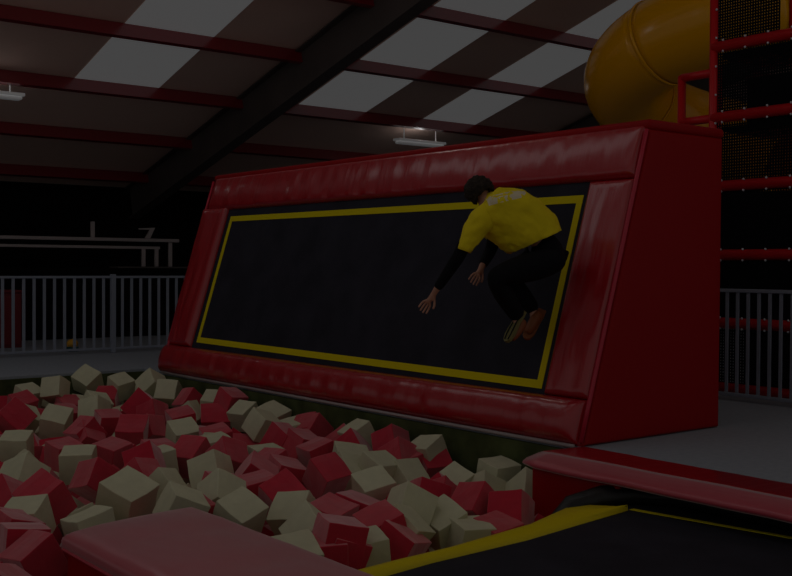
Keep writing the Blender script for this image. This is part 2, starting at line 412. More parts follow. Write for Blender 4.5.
for z0, z1, xx in ((.0, 2.12, FX + .5), (2.84, 3.34, FX + .5)):
    obj('black_panel', rel(nb(((xx, FE, z0), (xx + .03, FY - .06, z1)), bev=.008), PF), 'net', PF)
obj('platform', rel(nb(((FX + .08, FE, 3.50), (FX + .9, FY - .06, 3.55))), PF), 'net', PF)
obj('platform', rel(nb(((FX + .08, FE, 2.74), (FX + .9, FY - .06, 2.79))), PF), 'net', PF)
for zz in (3.475, 2.715):
    for i in range(9):
        y = FY - .25 - .17 * i
        for xs, xe in ((.12, .34), (.46, .80)):
            obj('floor_slat', rel(nb(((FX + xs, y, zz - .02), (FX + xe, y + .035, zz + .02)), bev=.006), PF), 'slat', PF)

# ------------------------------------------------------------------ yellow tube slide
SC = EYE + (V((FW.x, FW.y, 0)).normalized()) * 15.0 + (V((RT.x, RT.y, 0)).normalized()) * ((715 - 396) / FPX * 15.0)
SC.z = 0
SL = thing('tube_slide', 'yellow plastic spiral tube slide beside the red play frame', 'slide', (SC.x, SC.y, 0))
Lv = -V((RT.x, RT.y, 0)).normalized(); Nv = -V((FW.x, FW.y, 0)).normalized()
RS, RTUBE = 1.24, .60
def sp(th):
    a = math.radians(th)
    return Lv * (math.cos(a) * RS) + Nv * (math.sin(a) * RS) + V((0, 0, 4.02 + .62 * th / 90))
segs = [(-190, -100), (-100, -38), (-38, 38), (38, 100), (100, 165)]
for a, b in segs:
    bm = bmesh.new(); n = 18; pts = [sp(a + (b - a) * i / n) for i in range(n + 1)]
    sweep(bm, pts, RTUBE, 36, cap=False)
    o = obj('slide_section', bm, 'slide', SL, True)
    md = o.modifiers.new('wall', 'SOLIDIFY'); md.thickness = .02; md.offset = -1
for th in (-100, -38, 38, 100):
    bm = bmesh.new(); sweep(bm, [sp(th - .9), sp(th - .6), sp(th + .6), sp(th + .9)], [RTUBE + .004, RTUBE + .018, RTUBE + .018, RTUBE + .004], 36, cap=False)
    obj('joint_flange', bm, 'slide', SL, True)
bm = bmesh.new(); sweep(bm, [(0, 0, 0), (0, 0, 5.0)], .06, 12); obj('support_pole', bm, 'tube', SL, True)

# ------------------------------------------------------------------ behind the far railing
T = thing('handrail', 'pale steel handrail with short posts on the dark parapet behind the railing', 'handrail', (7.5, 18.5, 1.27))
def hb(name, a, b, r=.0): return obj(name, rel(nb((a, b), bev=.008), T), 'handrail', T)
hb('top_bar', (4.2, 18.42, 1.735), (9.3, 18.52, 1.795)); hb('lower_bar', (4.2, 18.45, 1.60), (8.92, 18.55, 1.65))
for x, z1, z0 in ((8.86, 1.64, 1.277), (8.60, 1.60, 1.277), (9.14, 1.74, 1.277), (7.62, 2.08, 1.795)): hb('upright', (x - .035, 18.46, z0), (x + .035, 18.51, z1))
bm = bmesh.new(); prism(bm, [(8.62, 18.45, 1.80), (8.72, 18.45, 1.80), (8.82, 18.45, 2.0), (8.5, 18.45, 1.98), (8.5, 18.45, 1.96), (8.72, 18.45, 1.96)], (0, .04, 0)); obj('bracket', rel(bm, T), 'handrail', T)
T = obj('parapet', nb(((4.0, 18.3, 0), (11.5, 18.6, 1.245)), bev=.01), 'wall'); tag(T, 'black parapet wall carrying the pale handrail behind the railing', 'parapet')
T = obj('parapet_coping', nb(((8.0, 18.24, 1.246), (11.5, 18.66, 1.275)), bev=.008), 'rafter', bpy.data.objects['parapet']); 
T = thing('cabinet', 'dark red panelled cabinet seen through the railing at the left edge', 'cabinet', (5.35, 16.8, 0))
obj('body', nb(((-.55, 0, 0), (.42, .5, .86)), bev=.012), 'cabinet', T)
obj('door', nb(((-.52, -.02, .05), (-.06, -.001, .82)), bev=.006), 'cabinet', T); obj('door', nb(((-.04, -.02, .05), (.40, -.001, .82)), bev=.006), 'cabinet', T)
obj('worktop', nb(((-.57, -.03, .86), (.44, .52, .90)), bev=.008), 'cabinet', T)
T = thing('toy', 'small orange-topped teal toy on the walkway behind the far railing', 'toy', tuple(onz(72.5, 352, 0)))
T.location = (EYE + ray(72.5, 351) * (15.6 / ray(72.5, 351).y)); T.location.z = 0
bm = nb(((-.075, -.06, 0), (.075, .06, .075)), bev=.015); obj('base', bm, 'teal', T)
bm = bmesh.new(); bmesh.ops.create_uvsphere(bm, u_segments=20, v_segments=12, radius=.085); bmesh.ops.scale(bm, vec=(1, 1, .8), verts=bm.verts); bmesh.ops.translate(bm, vec=(0, 0, .12), verts=bm.verts); obj('dome', bm, 'orange', T, True)
bm = bmesh.new(); sweep(bm, [(-.08, 0, .085), (.08, 0, .085)], .012, 8); obj('brim', bm, 'orange', T, True)
# ------------------------------------------------------------------ foam cubes in the pit
ZONES = ['across the middle of the pit', 'along the foot of the red wedge', 'along the yellow trampoline edging', 'at the back below the grey walkway', 'in the corner beside the red deck pad', 'in the farther middle of the pit', 'in the nearer middle of the pit', 'just behind the padded beam', 'left of the padded beam']
ORD = ['first', 'second', 'third', 'fourth', 'fifth', 'sixth', 'seventh', 'eighth', 'ninth', 'tenth', 'eleventh', 'twelfth', 'thirteenth', 'fourteenth', 'fifteenth', 'sixteenth', 'seventeenth', 'eighteenth', 'nineteenth', 'twentieth', 'twenty-first', 'twenty-second', 'twenty-third', 'twenty-fourth', 'twenty-fifth', 'twenty-sixth']
CUBES = [
('w',3.032,6.776,-0.286,0.286,0.29,0.40,-1.05,7,4),('r',2.038,5.749,-0.314,0.235,0.49,-0.05,-1.34,8,1),('w',3.329,5.783,-0.259,0.235,0.31,0.51,-1.17,6,4),
('r',4.468,6.483,-0.252,0.235,0.66,-0.15,0.06,6,10),('r',3.442,4.876,-0.235,0.235,1.36,0.04,-1.86,2,2),('r',2.442,6.693,-0.195,0.244,1.98,0.91,0.58,7,3),
('r',3.126,7.536,-0.286,0.235,-0.94,0.27,1.81,0,4),('r',4.849,4.938,-0.294,0.235,1.35,0.55,0.34,4,3),('r',3.899,4.909,-0.355,0.235,0.48,0.18,0.43,2,7),
('w',3.032,5.978,-0.209,0.235,1.15,0.22,-1.83,7,5),('w',4.230,5.222,-0.231,0.235,-1.00,0.36,1.42,2,3),('w',4.468,5.910,-0.267,0.236,0.40,-0.19,-0.26,6,7),
('w',4.434,5.133,-0.341,0.235,0.44,0.38,-1.52,2,6),('r',4.781,5.208,-0.284,0.235,1.33,0.76,-0.04,4,2),('w',3.732,5.778,-0.313,0.235,0.69,-0.11,-1.04,6,5),
('w',2.503,6.087,-0.286,0.235,0.26,-0.11,-1.51,7,3),('w',4.477,4.933,-0.403,0.235,-0.08,0.18,-1.82,2,7),('w',3.428,6.198,-0.217,0.235,-0.94,0.59,1.92,6,3),
('w',3.755,6.925,-0.209,0.235,1.11,0.36,0.47,6,2),('w',3.891,10.349,-0.263,0.250,0.56,0.22,-0.63,5,2),('w',2.265,6.509,-0.274,0.236,-0.30,0.11,2.39,7,0),
('w',3.251,8.179,-0.284,0.251,0.16,0.01,-0.56,0,4),('r',3.531,10.590,-0.246,0.297,0.65,0.76,-0.48,5,2),('r',3.808,6.036,-0.249,0.235,0.49,0.54,-1.32,6,8),
('r',3.887,5.061,-0.284,0.235,0.36,0.21,-1.72,2,5),('r',4.232,9.324,-0.274,0.265,0.53,0.03,-0.62,5,11),('r',4.070,7.838,-0.263,0.254,0.62,0.02,-1.13,0,10),
('w',3.114,9.210,-0.278,0.242,0.22,0.01,-0.58,5,0),('w',3.474,5.196,-0.270,0.235,0.46,0.63,0.10,2,0),('w',5.181,8.574,-0.193,0.235,1.25,0.43,-1.54,1,4),
('r',3.764,5.404,-0.275,0.235,-0.22,0.15,-2.82,2,1),('r',3.595,8.328,-0.274,0.235,0.14,0.21,-1.15,0,5),('w',5.623,5.872,-0.287,0.235,0.02,0.18,-1.61,4,4),
('w',3.626,4.876,-0.347,0.235,0.10,0.11,-1.87,2,2),('w',2.697,7.803,-0.272,0.235,1.01,0.61,0.09,0,2),('r',4.212,7.494,-0.237,0.235,0.81,0.35,0.06,0,12),
('r',2.061,5.994,-0.284,0.235,1.45,-0.06,-1.66,7,2),('r',4.950,7.320,-0.272,0.235,0.30,0.03,-1.62,1,10),('w',3.168,4.895,-0.318,0.235,0.08,0.41,-1.74,2,1),
('w',4.992,12.267,-0.084,0.250,0.71,0.42,-1.03,3,6),('w',5.141,6.384,-0.341,0.235,0.74,0.05,0.03,4,1),('w',4.969,6.514,-0.272,0.235,-0.08,0.39,-1.58,4,0),
('w',4.460,11.887,-0.115,0.235,1.39,0.45,0.64,3,4),('r',4.666,4.870,-0.403,0.235,0.13,0.23,-1.63,2,10),('w',5.606,6.685,-0.233,0.235,0.40,-0.11,-1.40,1,10),
('r',3.432,8.946,-0.335,0.235,0.10,0.21,-1.37,5,7),('w',4.029,5.030,-0.310,0.235,0.64,0.28,0.41,2,4),('w',4.524,8.883,-0.266,0.241,0.13,0.47,-1.61,0,7),
('r',3.517,7.528,-0.208,0.235,1.11,0.43,0.73,0,8),('r',3.984,6.684,-0.230,0.235,0.91,0.26,-2.20,6,4),('r',5.581,7.132,-0.213,0.235,1.04,0.40,0.16,1,14),
('w',5.512,11.186,-0.164,0.244,1.02,0.05,-0.79,3,14),('w',5.592,9.606,-0.251,0.236,-0.01,0.52,-2.85,1,3),('r',5.430,9.919,-0.348,0.302,0.56,-0.03,-0.50,1,3),
('w',5.265,11.931,-0.140,0.235,0.22,0.42,-1.36,3,11),('r',5.110,7.803,-0.269,0.235,0.35,0.17,0.12,1,8),('r',5.332,6.712,-0.252,0.235,0.93,0.49,0.01,1,15),
('r',5.598,9.916,-0.133,0.235,-0.11,0.43,-1.39,1,4),('r',3.348,4.885,-0.327,0.235,0.01,0.10,-1.99,2,0),('w',3.395,6.953,-0.302,0.235,0.78,0.23,0.55,6,1),
('r',4.275,6.764,-0.270,0.235,0.25,0.27,-0.11,6,9),('w',5.567,5.488,-0.383,0.281,0.93,0.72,-2.35,4,5),('r',5.055,8.032,-0.243,0.235,1.35,0.48,-1.38,1,7),
('r',5.595,8.349,-0.246,0.235,0.73,-0.19,-1.39,1,11),('w',4.329,10.455,-0.195,0.235,1.23,0.46,0.49,5,3),('r',3.835,9.473,-0.252,0.235,0.67,-0.04,-1.37,5,8),
('r',4.297,10.034,-0.276,0.239,0.25,0.07,-0.10,5,10),('r',4.663,5.567,-0.292,0.235,1.20,-0.35,-1.79,2,9),('r',2.116,6.323,-0.285,0.235,-0.32,0.19,-1.38,7,1),
('w',5.508,11.594,-0.113,0.258,0.97,0.61,-1.72,3,13),('w',5.279,5.962,-0.344,0.235,-0.31,0.49,3.00,4,2),('r',3.821,6.398,-0.275,0.235,0.14,0.13,-1.69,6,3),
('r',5.621,6.636,-0.320,0.235,0.06,0.67,-1.81,1,17),('r',2.292,6.960,-0.240,0.235,0.73,0.43,0.48,6,0),('w',5.605,7.639,-0.220,0.235,0.50,-0.01,-1.71,1,9),
('r',5.090,10.935,-0.281,0.297,1.07,0.54,-1.20,3,8),('r',4.916,10.333,-0.270,0.235,1.09,0.39,0.34,1,0),('r',3.297,7.107,-0.243,0.235,-0.77,-0.23,-2.79,6,1),
('r',3.979,5.464,-0.274,0.235,0.25,0.09,0.55,2,4),('r',4.457,9.448,-0.284,0.235,0.98,0.22,0.34,5,12),('w',5.369,5.757,-0.375,0.235,1.01,-0.44,-1.47,4,3),
('r',3.826,9.409,-0.303,0.235,0.68,0.45,0.14,5,9),('r',5.523,10.691,-0.217,0.235,0.83,-0.13,-1.46,3,9),('r',4.951,9.753,-0.276,0.243,0.24,-0.20,-0.18,1,1),
('w',5.611,9.090,-0.225,0.247,0.25,0.38,-1.21,1,5),('w',5.027,6.978,-0.291,0.270,0.18,0.17,-0.48,1,7),('r',3.457,4.880,-0.319,0.235,-0.33,0.15,-1.82,2,3),
('w',3.757,7.800,-0.276,0.235,0.17,0.04,-1.62,0,6),('w',4.869,6.702,-0.330,0.255,0.51,0.18,-0.16,1,8),('r',5.471,7.535,-0.297,0.235,0.77,0.43,0.32,1,13),
('r',4.022,11.690,-0.246,0.235,0.22,0.46,-1.28,3,1),('r',1.711,5.227,-0.315,0.235,0.39,0.28,0.58,8,0),('r',4.656,8.493,-0.271,0.235,0.20,0.27,-1.67,0,11),
('w',4.217,12.080,-0.201,0.235,0.42,-0.07,0.32,3,0),('r',5.087,11.895,-0.280,0.243,0.59,-0.00,-0.65,3,6),('r',4.540,11.716,-0.319,0.235,0.42,0.04,0.09,3,4),
('r',4.348,7.086,-0.270,0.235,0.36,-0.01,-1.32,6,7),('w',5.585,10.240,-0.203,0.244,0.42,0.09,-0.76,1,2),('w',4.516,7.423,-0.278,0.235,-0.00,0.04,-1.71,0,12),
('w',5.285,10.223,-0.291,0.235,0.92,0.09,0.69,1,0),('w',3.685,10.688,-0.251,0.235,-0.41,0.57,-1.58,3,1),('w',4.428,8.110,-0.276,0.235,0.12,0.15,-1.66,0,11),
('r',3.898,8.096,-0.274,0.235,-0.02,0.24,-1.51,0,9),('w',4.468,10.748,-0.185,0.235,1.33,0.44,-1.58,3,7),('r',4.992,8.643,-0.435,0.265,1.76,1.13,1.49,1,6),
('r',4.882,5.672,-0.352,0.235,0.80,-0.42,-1.36,4,1),('r',5.583,8.430,-0.251,0.235,0.59,-0.20,-1.20,1,9),('r',5.546,7.781,-0.299,0.235,0.75,0.40,-2.02,1,12),
('w',2.759,8.063,-0.317,0.258,0.48,0.56,-2.33,0,0),('r',4.110,10.632,-0.271,0.235,-0.08,0.33,-1.35,3,5),('w',5.524,8.534,-0.280,0.247,0.13,-0.18,-0.16,1,6),
('r',3.834,6.186,-0.630,0.261,0.35,1.12,2.66,6,6),('r',2.435,6.859,-0.506,0.246,1.48,-1.03,2.18,7,4),('w',2.732,6.885,-0.477,0.248,1.99,1.05,-0.77,7,1),
('r',3.271,9.489,-0.445,0.247,-0.89,-1.29,1.33,5,4),('r',3.922,12.287,-0.355,0.242,-0.90,-0.05,-3.11,3,0),('r',3.115,6.030,-0.275,0.235,0.22,0.05,0.03,7,6),
('r',5.415,6.732,-0.298,0.235,0.24,-0.17,0.03,1,16),('w',2.875,7.629,-0.543,0.280,-1.06,0.75,-0.05,0,5),('r',3.693,9.860,-0.493,0.244,-0.13,0.62,0.99,5,6),
('r',3.509,9.314,-0.482,0.245,0.05,-2.25,0.80,5,5),('r',3.605,10.195,-0.517,0.249,-0.89,-0.68,-0.50,5,3),('r',3.621,6.520,-0.274,0.235,-0.18,0.20,-1.56,6,2),
('r',5.029,5.854,-0.377,0.235,0.82,0.46,0.32,4,0),('r',3.185,7.785,-0.647,0.278,-0.06,-1.83,2.49,0,3),('r',5.083,4.906,-0.515,0.239,-0.66,-0.58,-1.94,4,4),
('w',4.565,12.168,-0.335,0.276,1.42,0.72,-2.22,3,3),('r',3.047,8.351,-0.547,0.273,1.02,-0.51,1.02,0,1),('r',3.986,11.373,-0.381,0.238,2.39,0.39,-0.09,3,2),
('r',5.259,9.206,-0.504,0.264,-2.51,0.42,1.13,1,5),('w',4.796,11.975,-0.386,0.260,-1.35,-0.45,1.14,3,5),('w',3.937,10.851,-0.497,0.244,-0.06,-2.13,-0.14,3,2),
('r',2.537,6.354,-0.486,0.257,-3.14,0.58,-0.46,7,5),('r',3.346,8.489,-0.662,0.279,-0.33,-0.41,1.83,0,2),('w',4.731,11.061,-0.429,0.264,0.02,-0.44,1.13,3,8),
('w',2.991,8.709,-0.404,0.236,2.20,0.69,-0.85,0,1),('w',4.154,8.125,-0.454,0.279,1.43,-0.28,-1.57,0,8),('w',2.918,7.241,-0.591,0.257,1.65,0.71,1.26,6,0),
('w',4.477,8.211,-0.311,0.235,0.67,0.15,0.17,0,10),('w',4.713,5.400,-0.657,0.244,2.09,-0.19,-1.71,2,5),('w',3.809,7.485,-0.602,0.260,0.97,-0.44,0.76,0,9),
('r',4.514,5.626,-0.352,0.235,0.59,0.09,0.37,2,6),('r',1.772,5.791,-0.470,0.254,-1.35,-0.41,-1.28,7,0),('r',5.009,11.267,-0.476,0.268,-1.34,-1.24,2.09,3,7),
('w',5.083,11.647,-0.503,0.266,1.33,-0.20,1.20,3,9),('w',3.247,8.829,-0.592,0.278,0.41,-1.07,0.39,0,3),('r',4.245,5.372,-0.531,0.278,0.34,0.87,-1.40,2,8),
('w',5.568,12.254,-0.339,0.249,-0.77,-2.90,-0.88,3,12),('w',5.234,12.215,-0.325,0.240,0.25,0.07,-2.64,3,10),('r',4.235,11.805,-0.466,0.257,1.83,0.13,-0.70,3,3),
('w',4.313,9.691,-0.444,0.238,2.93,0.80,0.00,5,4),('r',3.487,8.091,-0.517,0.262,-0.67,2.76,0.50,0,6),('r',3.914,8.685,-0.403,0.245,0.01,0.73,-0.03,0,7),
('r',3.258,10.485,-0.391,0.246,-2.51,-0.34,-1.68,5,1),('r',2.711,8.440,-0.426,0.260,0.09,0.80,0.97,0,0),('r',4.047,6.793,-0.667,0.248,0.11,2.07,-1.22,6,5),
('r',5.030,9.418,-0.429,0.264,1.54,0.10,-0.50,1,2),('w',3.551,9.656,-0.539,0.270,-0.70,-0.68,1.89,5,1),('w',2.716,6.597,-0.428,0.240,-0.56,0.34,1.38,7,2),
('w',5.492,10.429,-0.476,0.238,1.75,0.07,-2.70,1,1),('r',3.225,10.054,-0.445,0.254,-0.48,0.12,0.92,5,0),('w',4.088,6.315,-0.473,0.265,-0.81,0.11,-1.22,6,6),
('r',2.312,7.454,-0.282,0.235,1.00,0.23,0.83,-1,-1),('r',2.024,6.360,-0.326,0.235,0.79,0.74,0.14,-1,-1),('w',5.034,6.153,-0.517,0.272,0.14,0.53,-3.10,-1,-1),
('r',3.042,6.451,-0.514,0.263,0.79,2.01,1.34,-1,-1),('w',5.316,11.436,-0.359,0.249,2.23,2.08,0.31,-1,-1),('w',4.232,9.123,-0.504,0.236,-0.57,2.66,-0.99,-1,-1),
('r',4.221,6.009,-0.518,0.266,0.14,-0.16,1.25,-1,-1),('r',4.725,9.550,-0.475,0.275,-0.10,-1.13,-0.24,-1,-1),('r',2.676,8.785,-0.427,0.263,2.32,-1.70,-0.52,-1,-1),
('r',4.394,7.837,-0.403,0.258,-0.10,0.40,-1.25,-1,-1),('w',3.950,8.976,-0.463,0.248,0.81,1.14,0.94,-1,-1),('w',4.717,9.264,-0.379,0.256,-0.42,-3.04,1.13,-1,-1),
('r',2.804,9.836,-0.406,0.261,-0.21,2.28,0.39,-1,-1),('r',3.561,11.756,-0.367,0.243,0.68,0.88,-2.59,-1,-1),('r',1.811,6.146,-0.467,0.269,-1.70,0.76,1.44,-1,-1),
('r',4.788,6.382,-0.509,0.242,-1.92,0.49,0.74,-1,-1),('r',5.313,8.854,-0.438,0.272,1.87,0.25,2.48,-1,-1),('r',2.564,7.182,-0.403,0.253,2.46,-0.95,0.09,-1,-1),
('w',4.268,11.053,-0.382,0.263,0.14,-0.57,2.90,-1,-1),('w',2.489,8.193,-0.396,0.241,0.48,-1.79,-1.46,-1,-1),('r',4.751,6.031,-0.492,0.266,-2.47,0.75,-0.84,-1,-1),
('w',2.334,7.912,-0.387,0.267,1.08,-0.94,-0.79,-1,-1),('w',4.786,11.484,-0.412,0.237,1.04,-1.16,0.98,-1,-1),('w',2.458,7.628,-0.502,0.250,-1.61,0.87,-0.69,-1,-1),
('w',2.453,5.829,-0.432,0.239,1.81,0.25,-1.70,-1,-1),('r',3.689,11.294,-0.446,0.235,1.25,0.85,-1.33,-1,-1),('r',4.960,8.295,-0.488,0.252,2.49,0.47,1.12,-1,-1),
('r',2.007,6.688,-0.449,0.246,-1.21,-2.18,-0.82,-1,-1),('w',5.565,11.942,-0.504,0.277,1.43,-0.83,-1.98,-1,-1),('r',4.527,6.741,-0.421,0.250,0.48,0.77,-2.46,-1,-1),
('r',3.804,12.018,-0.451,0.248,-0.74,-2.19,0.56,-1,-1),('r',4.183,5.688,-0.417,0.236,1.05,-0.85,-0.31,-1,-1),('r',4.194,8.465,-0.403,0.258,-0.43,1.93,-0.03,-1,-1),
('w',3.023,10.207,-0.503,0.254,-1.14,-0.65,-2.18,-1,-1),('r',2.815,6.149,-0.474,0.265,0.25,1.09,1.01,-1,-1),('r',3.119,9.769,-0.468,0.243,0.78,0.91,1.79,-1,-1),
('r',3.669,10.971,-0.385,0.268,-2.21,-0.66,0.57,-1,-1),('r',4.113,7.306,-0.480,0.247,0.36,-0.54,0.97,-1,-1),('r',4.276,11.464,-0.439,0.239,2.46,0.12,-1.93,-1,-1),
('r',3.516,7.784,-0.455,0.244,-0.71,0.10,-2.93,-1,-1),('w',2.691,9.351,-0.392,0.256,-0.12,1.12,2.70,-1,-1),('r',3.187,10.810,-0.418,0.243,-0.53,-2.43,0.60,-1,-1),
('r',4.828,7.947,-0.460,0.251,0.32,-2.51,-0.06,-1,-1),('w',5.333,8.274,-0.390,0.263,-1.09,0.87,1.39,-1,-1),('w',5.097,5.217,-0.495,0.269,-1.33,0.21,2.93,-1,-1),
('w',5.563,10.933,-0.411,0.263,0.53,2.41,0.02,-1,-1),('r',5.630,8.790,-0.388,0.266,-1.43,1.63,-1.57,-1,-1),('w',4.012,9.844,-0.390,0.249,-2.25,1.01,-1.13,-1,-1),
('r',5.386,6.290,-0.516,0.243,-1.16,-0.38,-3.04,-1,-1),('w',2.419,8.587,-0.438,0.258,-1.41,1.04,-0.64,-1,-1),('r',2.528,9.041,-0.450,0.267,3.13,0.90,0.43,-1,-1),
('r',3.594,12.271,-0.402,0.246,1.73,-0.37,-0.79,-1,-1),('w',4.868,7.625,-0.461,0.245,-1.01,1.94,-0.38,-1,-1),('w',3.357,11.496,-0.445,0.241,-0.08,-0.07,3.12,-1,-1)]
def cube_mesh(name, m, seed):
    bm = bmesh.new(); bmesh.ops.create_cube(bm, size=1)
    bmesh.ops.bevel(bm, geom=list(bm.edges), offset=.02, segments=2, profile=.5, affect='EDGES')
    bmesh.ops.subdivide_edges(bm, edges=[e for e in bm.edges if e.calc_length() > .5], cuts=3, use_grid_fill=True)
    for v in bm.verts: v.co += V(noise.noise_vector(v.co * 1.6 + V((seed, 3, 1)))) * .035
    me = bpy.data.meshes.new(name); bm.to_mesh(me); bm.free(); me.materials.append(M[m])
    return me
FM = {c: [cube_mesh('foam_cube', m, s * 11) for s in range(5)] for c, m in (('r', 'redfoam'), ('w', 'creamfoam'))}
for i, (c, x, y, z, s, a, b, g, zi, k) in enumerate(CUBES):
    o = link('foam_cube', FM[c][i % 5]); o.location = (x, y, z); o.rotation_euler = (a, b, g); o.scale = (s, s, s)
    cn = {'r': 'red', 'w': 'cream'}[c]
    if zi < 0: tag(o, cn + ' foam cube buried under the top layer of the pit', 'foam cube', 'foam cubes in the pit'); continue
    tag(o, cn + ' foam cube ' + ZONES[zi] + ', ' + ('only %s one there' % cn if k < 0 else '%s %s from the left' % (ORD[k], cn)), 'foam cube', 'foam cubes in the pit')
bm = bmesh.new(); rnd = random.Random(5); x = PX0 + .22; reds = []
while x < 5.6:
    y = 4.85
    while y < 12.3:
        if not (1.75 < x < 3.15 and y < 5.8) and not (x > 5.05 and y < 5.5):
            t = Matrix.Translation((x, y, -.97)) @ __import__('mathutils').Euler([rnd.uniform(0, 6) for _ in range(3)]).to_matrix().to_4x4()
            r = bmesh.ops.create_cube(bm, size=.25, matrix=t); red = rnd.random() < .6
            for f in {f for v in r['verts'] for f in v.link_faces}: f.material_index = 0 if red else 1
        y += .30
    x += .30
o = obj('foam_cube_filling', bm, 'redfoam'); o.data.materials.append(M['creamfoam']); tag(o, 'red and cream foam cubes filling the pit below its top layers', 'foam filling', None, 'stuff')

# ------------------------------------------------------------------ the jumping person
PB = at(540, 250, 8.05)
PERSON = None
def skin(name, pts, edges, m, parent=None, sub=2, root=0, smooth_it=0):
    """pts: list of (Vector, radius) or (Vector,(rx,ry)); one continuous surface grown along the edges"""
    me = bpy.data.meshes.new(name)
    me.from_pydata([V(p) - PB for p, r in pts], edges, [])
    o = link(name, me, parent); me.materials.append(M[m])
    sk = o.modifiers.new('skin', 'SKIN'); sk.use_smooth_shade = True; sk.branch_smoothing = .6
    lay = me.skin_vertices[0].data if me.skin_vertices else None
    if lay is None:
        bpy.context.view_layer.objects.active = o
        bm = bmesh.new(); bm.from_mesh(me); bm.verts.layers.skin.verify(); bm.to_mesh(me); bm.free(); lay = me.skin_vertices[0].data
    for i, (p, r) in enumerate(pts):
        lay[i].radius = (r, r) if not isinstance(r, tuple) else r
        lay[i].use_root = (i == root)
    ss = o.modifiers.new('sub', 'SUBSURF'); ss.levels = sub; ss.render_levels = sub
    return o
def chain(n0, n): return [(i, i + 1) for i in range(n0, n0 + n - 1)]

J = dict(
    pelvis=at(548, 252, 8.05), waist=at(533, 234, 8.03), chest=at(509, 216, 8.0), shoulders=at(494, 209, 8.0), neck=at(488, 203, 8.05), headbase=at(484, 198, 8.08),
    skull=at(480, 192, 8.12), crown=at(476, 189.5, 8.14),
    lsh=at(482, 215, 7.93), lel=at(459, 256, 7.90), lwr=at(434, 293, 8.0),
    rsh=at(499, 214, 8.15), rel=at(491, 250, 8.42), rwr=at(481, 268, 8.26),
    lhip=at(556, 260, 7.94), lkn=at(493, 277, 7.80), lan=at(517, 315, 8.02), lhe=at(523, 318, 8.04), lto=at(507, 350, 7.94),
    rhip=at(559, 258, 8.16), rkn=at(504, 272, 8.28), ran=at(533, 309, 8.30), rhe=at(540, 312, 8.3), rto=at(527, 333, 8.22))
# the skin-coloured body: one mesh with limbs, head and fingers
bp = []; be = []
def addp(p, r): bp.append((V(p), r)); return len(bp) - 1
pel = addp(J['pelvis'], .085); wa = addp(J['waist'], .08); ch = addp(J['chest'], .125); sh = addp(J['shoulders'], .10); nk = addp(J['neck'], .055)
hb_ = addp(J['headbase'], .062); sk_ = addp(J['skull'], .088); cr = addp(J['crown'], .07)
be += [(pel, wa), (wa, ch), (ch, sh), (sh, nk), (nk, hb_), (hb_, sk_), (sk_, cr)]
def limb(names, rs, start):
    last = start
    for n, r in zip(names, rs):
        i = addp(J[n] if isinstance(n, str) else n, r); be.append((last, i)); last = i
    return last
def hand(wr, el, side, palm_n):
    """palm, four unequal bent fingers and a thumb"""
    w = bp[wr][0]; d = (w - el).normalized(); n = (palm_n - d * palm_n.dot(d)).normalized(); s = d.cross(n) * side
    palm = addp(w + d * .045, .026); be.append((wr, palm))
    kn = addp(w + d * .085, .024); be.append((palm, kn))
    for off, ln in ((-.030, .072), (-.010, .082), (.011, .077), (.031, .060)):
        b0 = addp(w + d * .095 + s * off, .0095); m1 = addp(w + d * (.095 + ln * .5) + s * off * 1.15 + n * .010, .0085); m2 = addp(w + d * (.095 + ln * .92) + s * off * 1.2 + n * .034, .007)
        be.extend([(kn, b0), (b0, m1), (m1, m2)])
    t0 = addp(w + d * .045 + s * -.036 + n * .008, .011); t1 = addp(w + d * .078 + s * -.056 + n * .022, .0095); t2 = addp(w + d * .100 + s * -.060 + n * .036, .008)
    be.extend([(palm, t0), (t0, t1), (t1, t2)])
mid = lambda a, b, t=.5: J[a].lerp(J[b], t)
lw = limb(['lsh', mid('lsh', 'lel'), 'lel', mid('lel', 'lwr', .35), 'lwr'], [.050, .044, .039, .038, .025], sh)
hand(lw, J['lel'], 1, -FW)
rw = limb(['rsh', mid('rsh', 'rel'), 'rel', mid('rel', 'rwr', .35), 'rwr'], [.058, .046, .039, .038, .025], sh)
hand(rw, J['rel'], -1, FW)
limb(['lhip', mid('lhip', 'lkn'), 'lkn', mid('lkn', 'lan', .35), 'lan', mid('lhe', 'lto', .45)], [.075, .066, .050, .048, .034, .030], pel)
limb(['rhip', mid('rhip', 'rkn'), 'rkn', mid('rkn', 'ran', .35), 'ran', mid('rhe', 'rto', .45)], [.075, .066, .050, .048, .034, .030], pel)
# face: nose and chin on the side turned down towards the pit
fdir = (-RT * .40 - UP * .35 + FW * .85).normalized(); hup = (J['crown'] - J['headbase']).normalized(); fdir = (fdir - hup * fdir.dot(hup)).normalized(); hs = hup.cross(fdir)
HC = J['skull']
no = addp(HC + fdir * .096 - hup * .01, .014); be.append((sk_, no))
chn = addp(HC + fdir * .06 - hup * .085, .030); be.append((hb_, chn))
PERSON = skin('person', bp, be, 'skin', None, 2, pel); PERSON.location = PB
tag(PERSON, 'person in a yellow t-shirt and black trousers tucked up in mid-jump before the bounce panel', 'person')
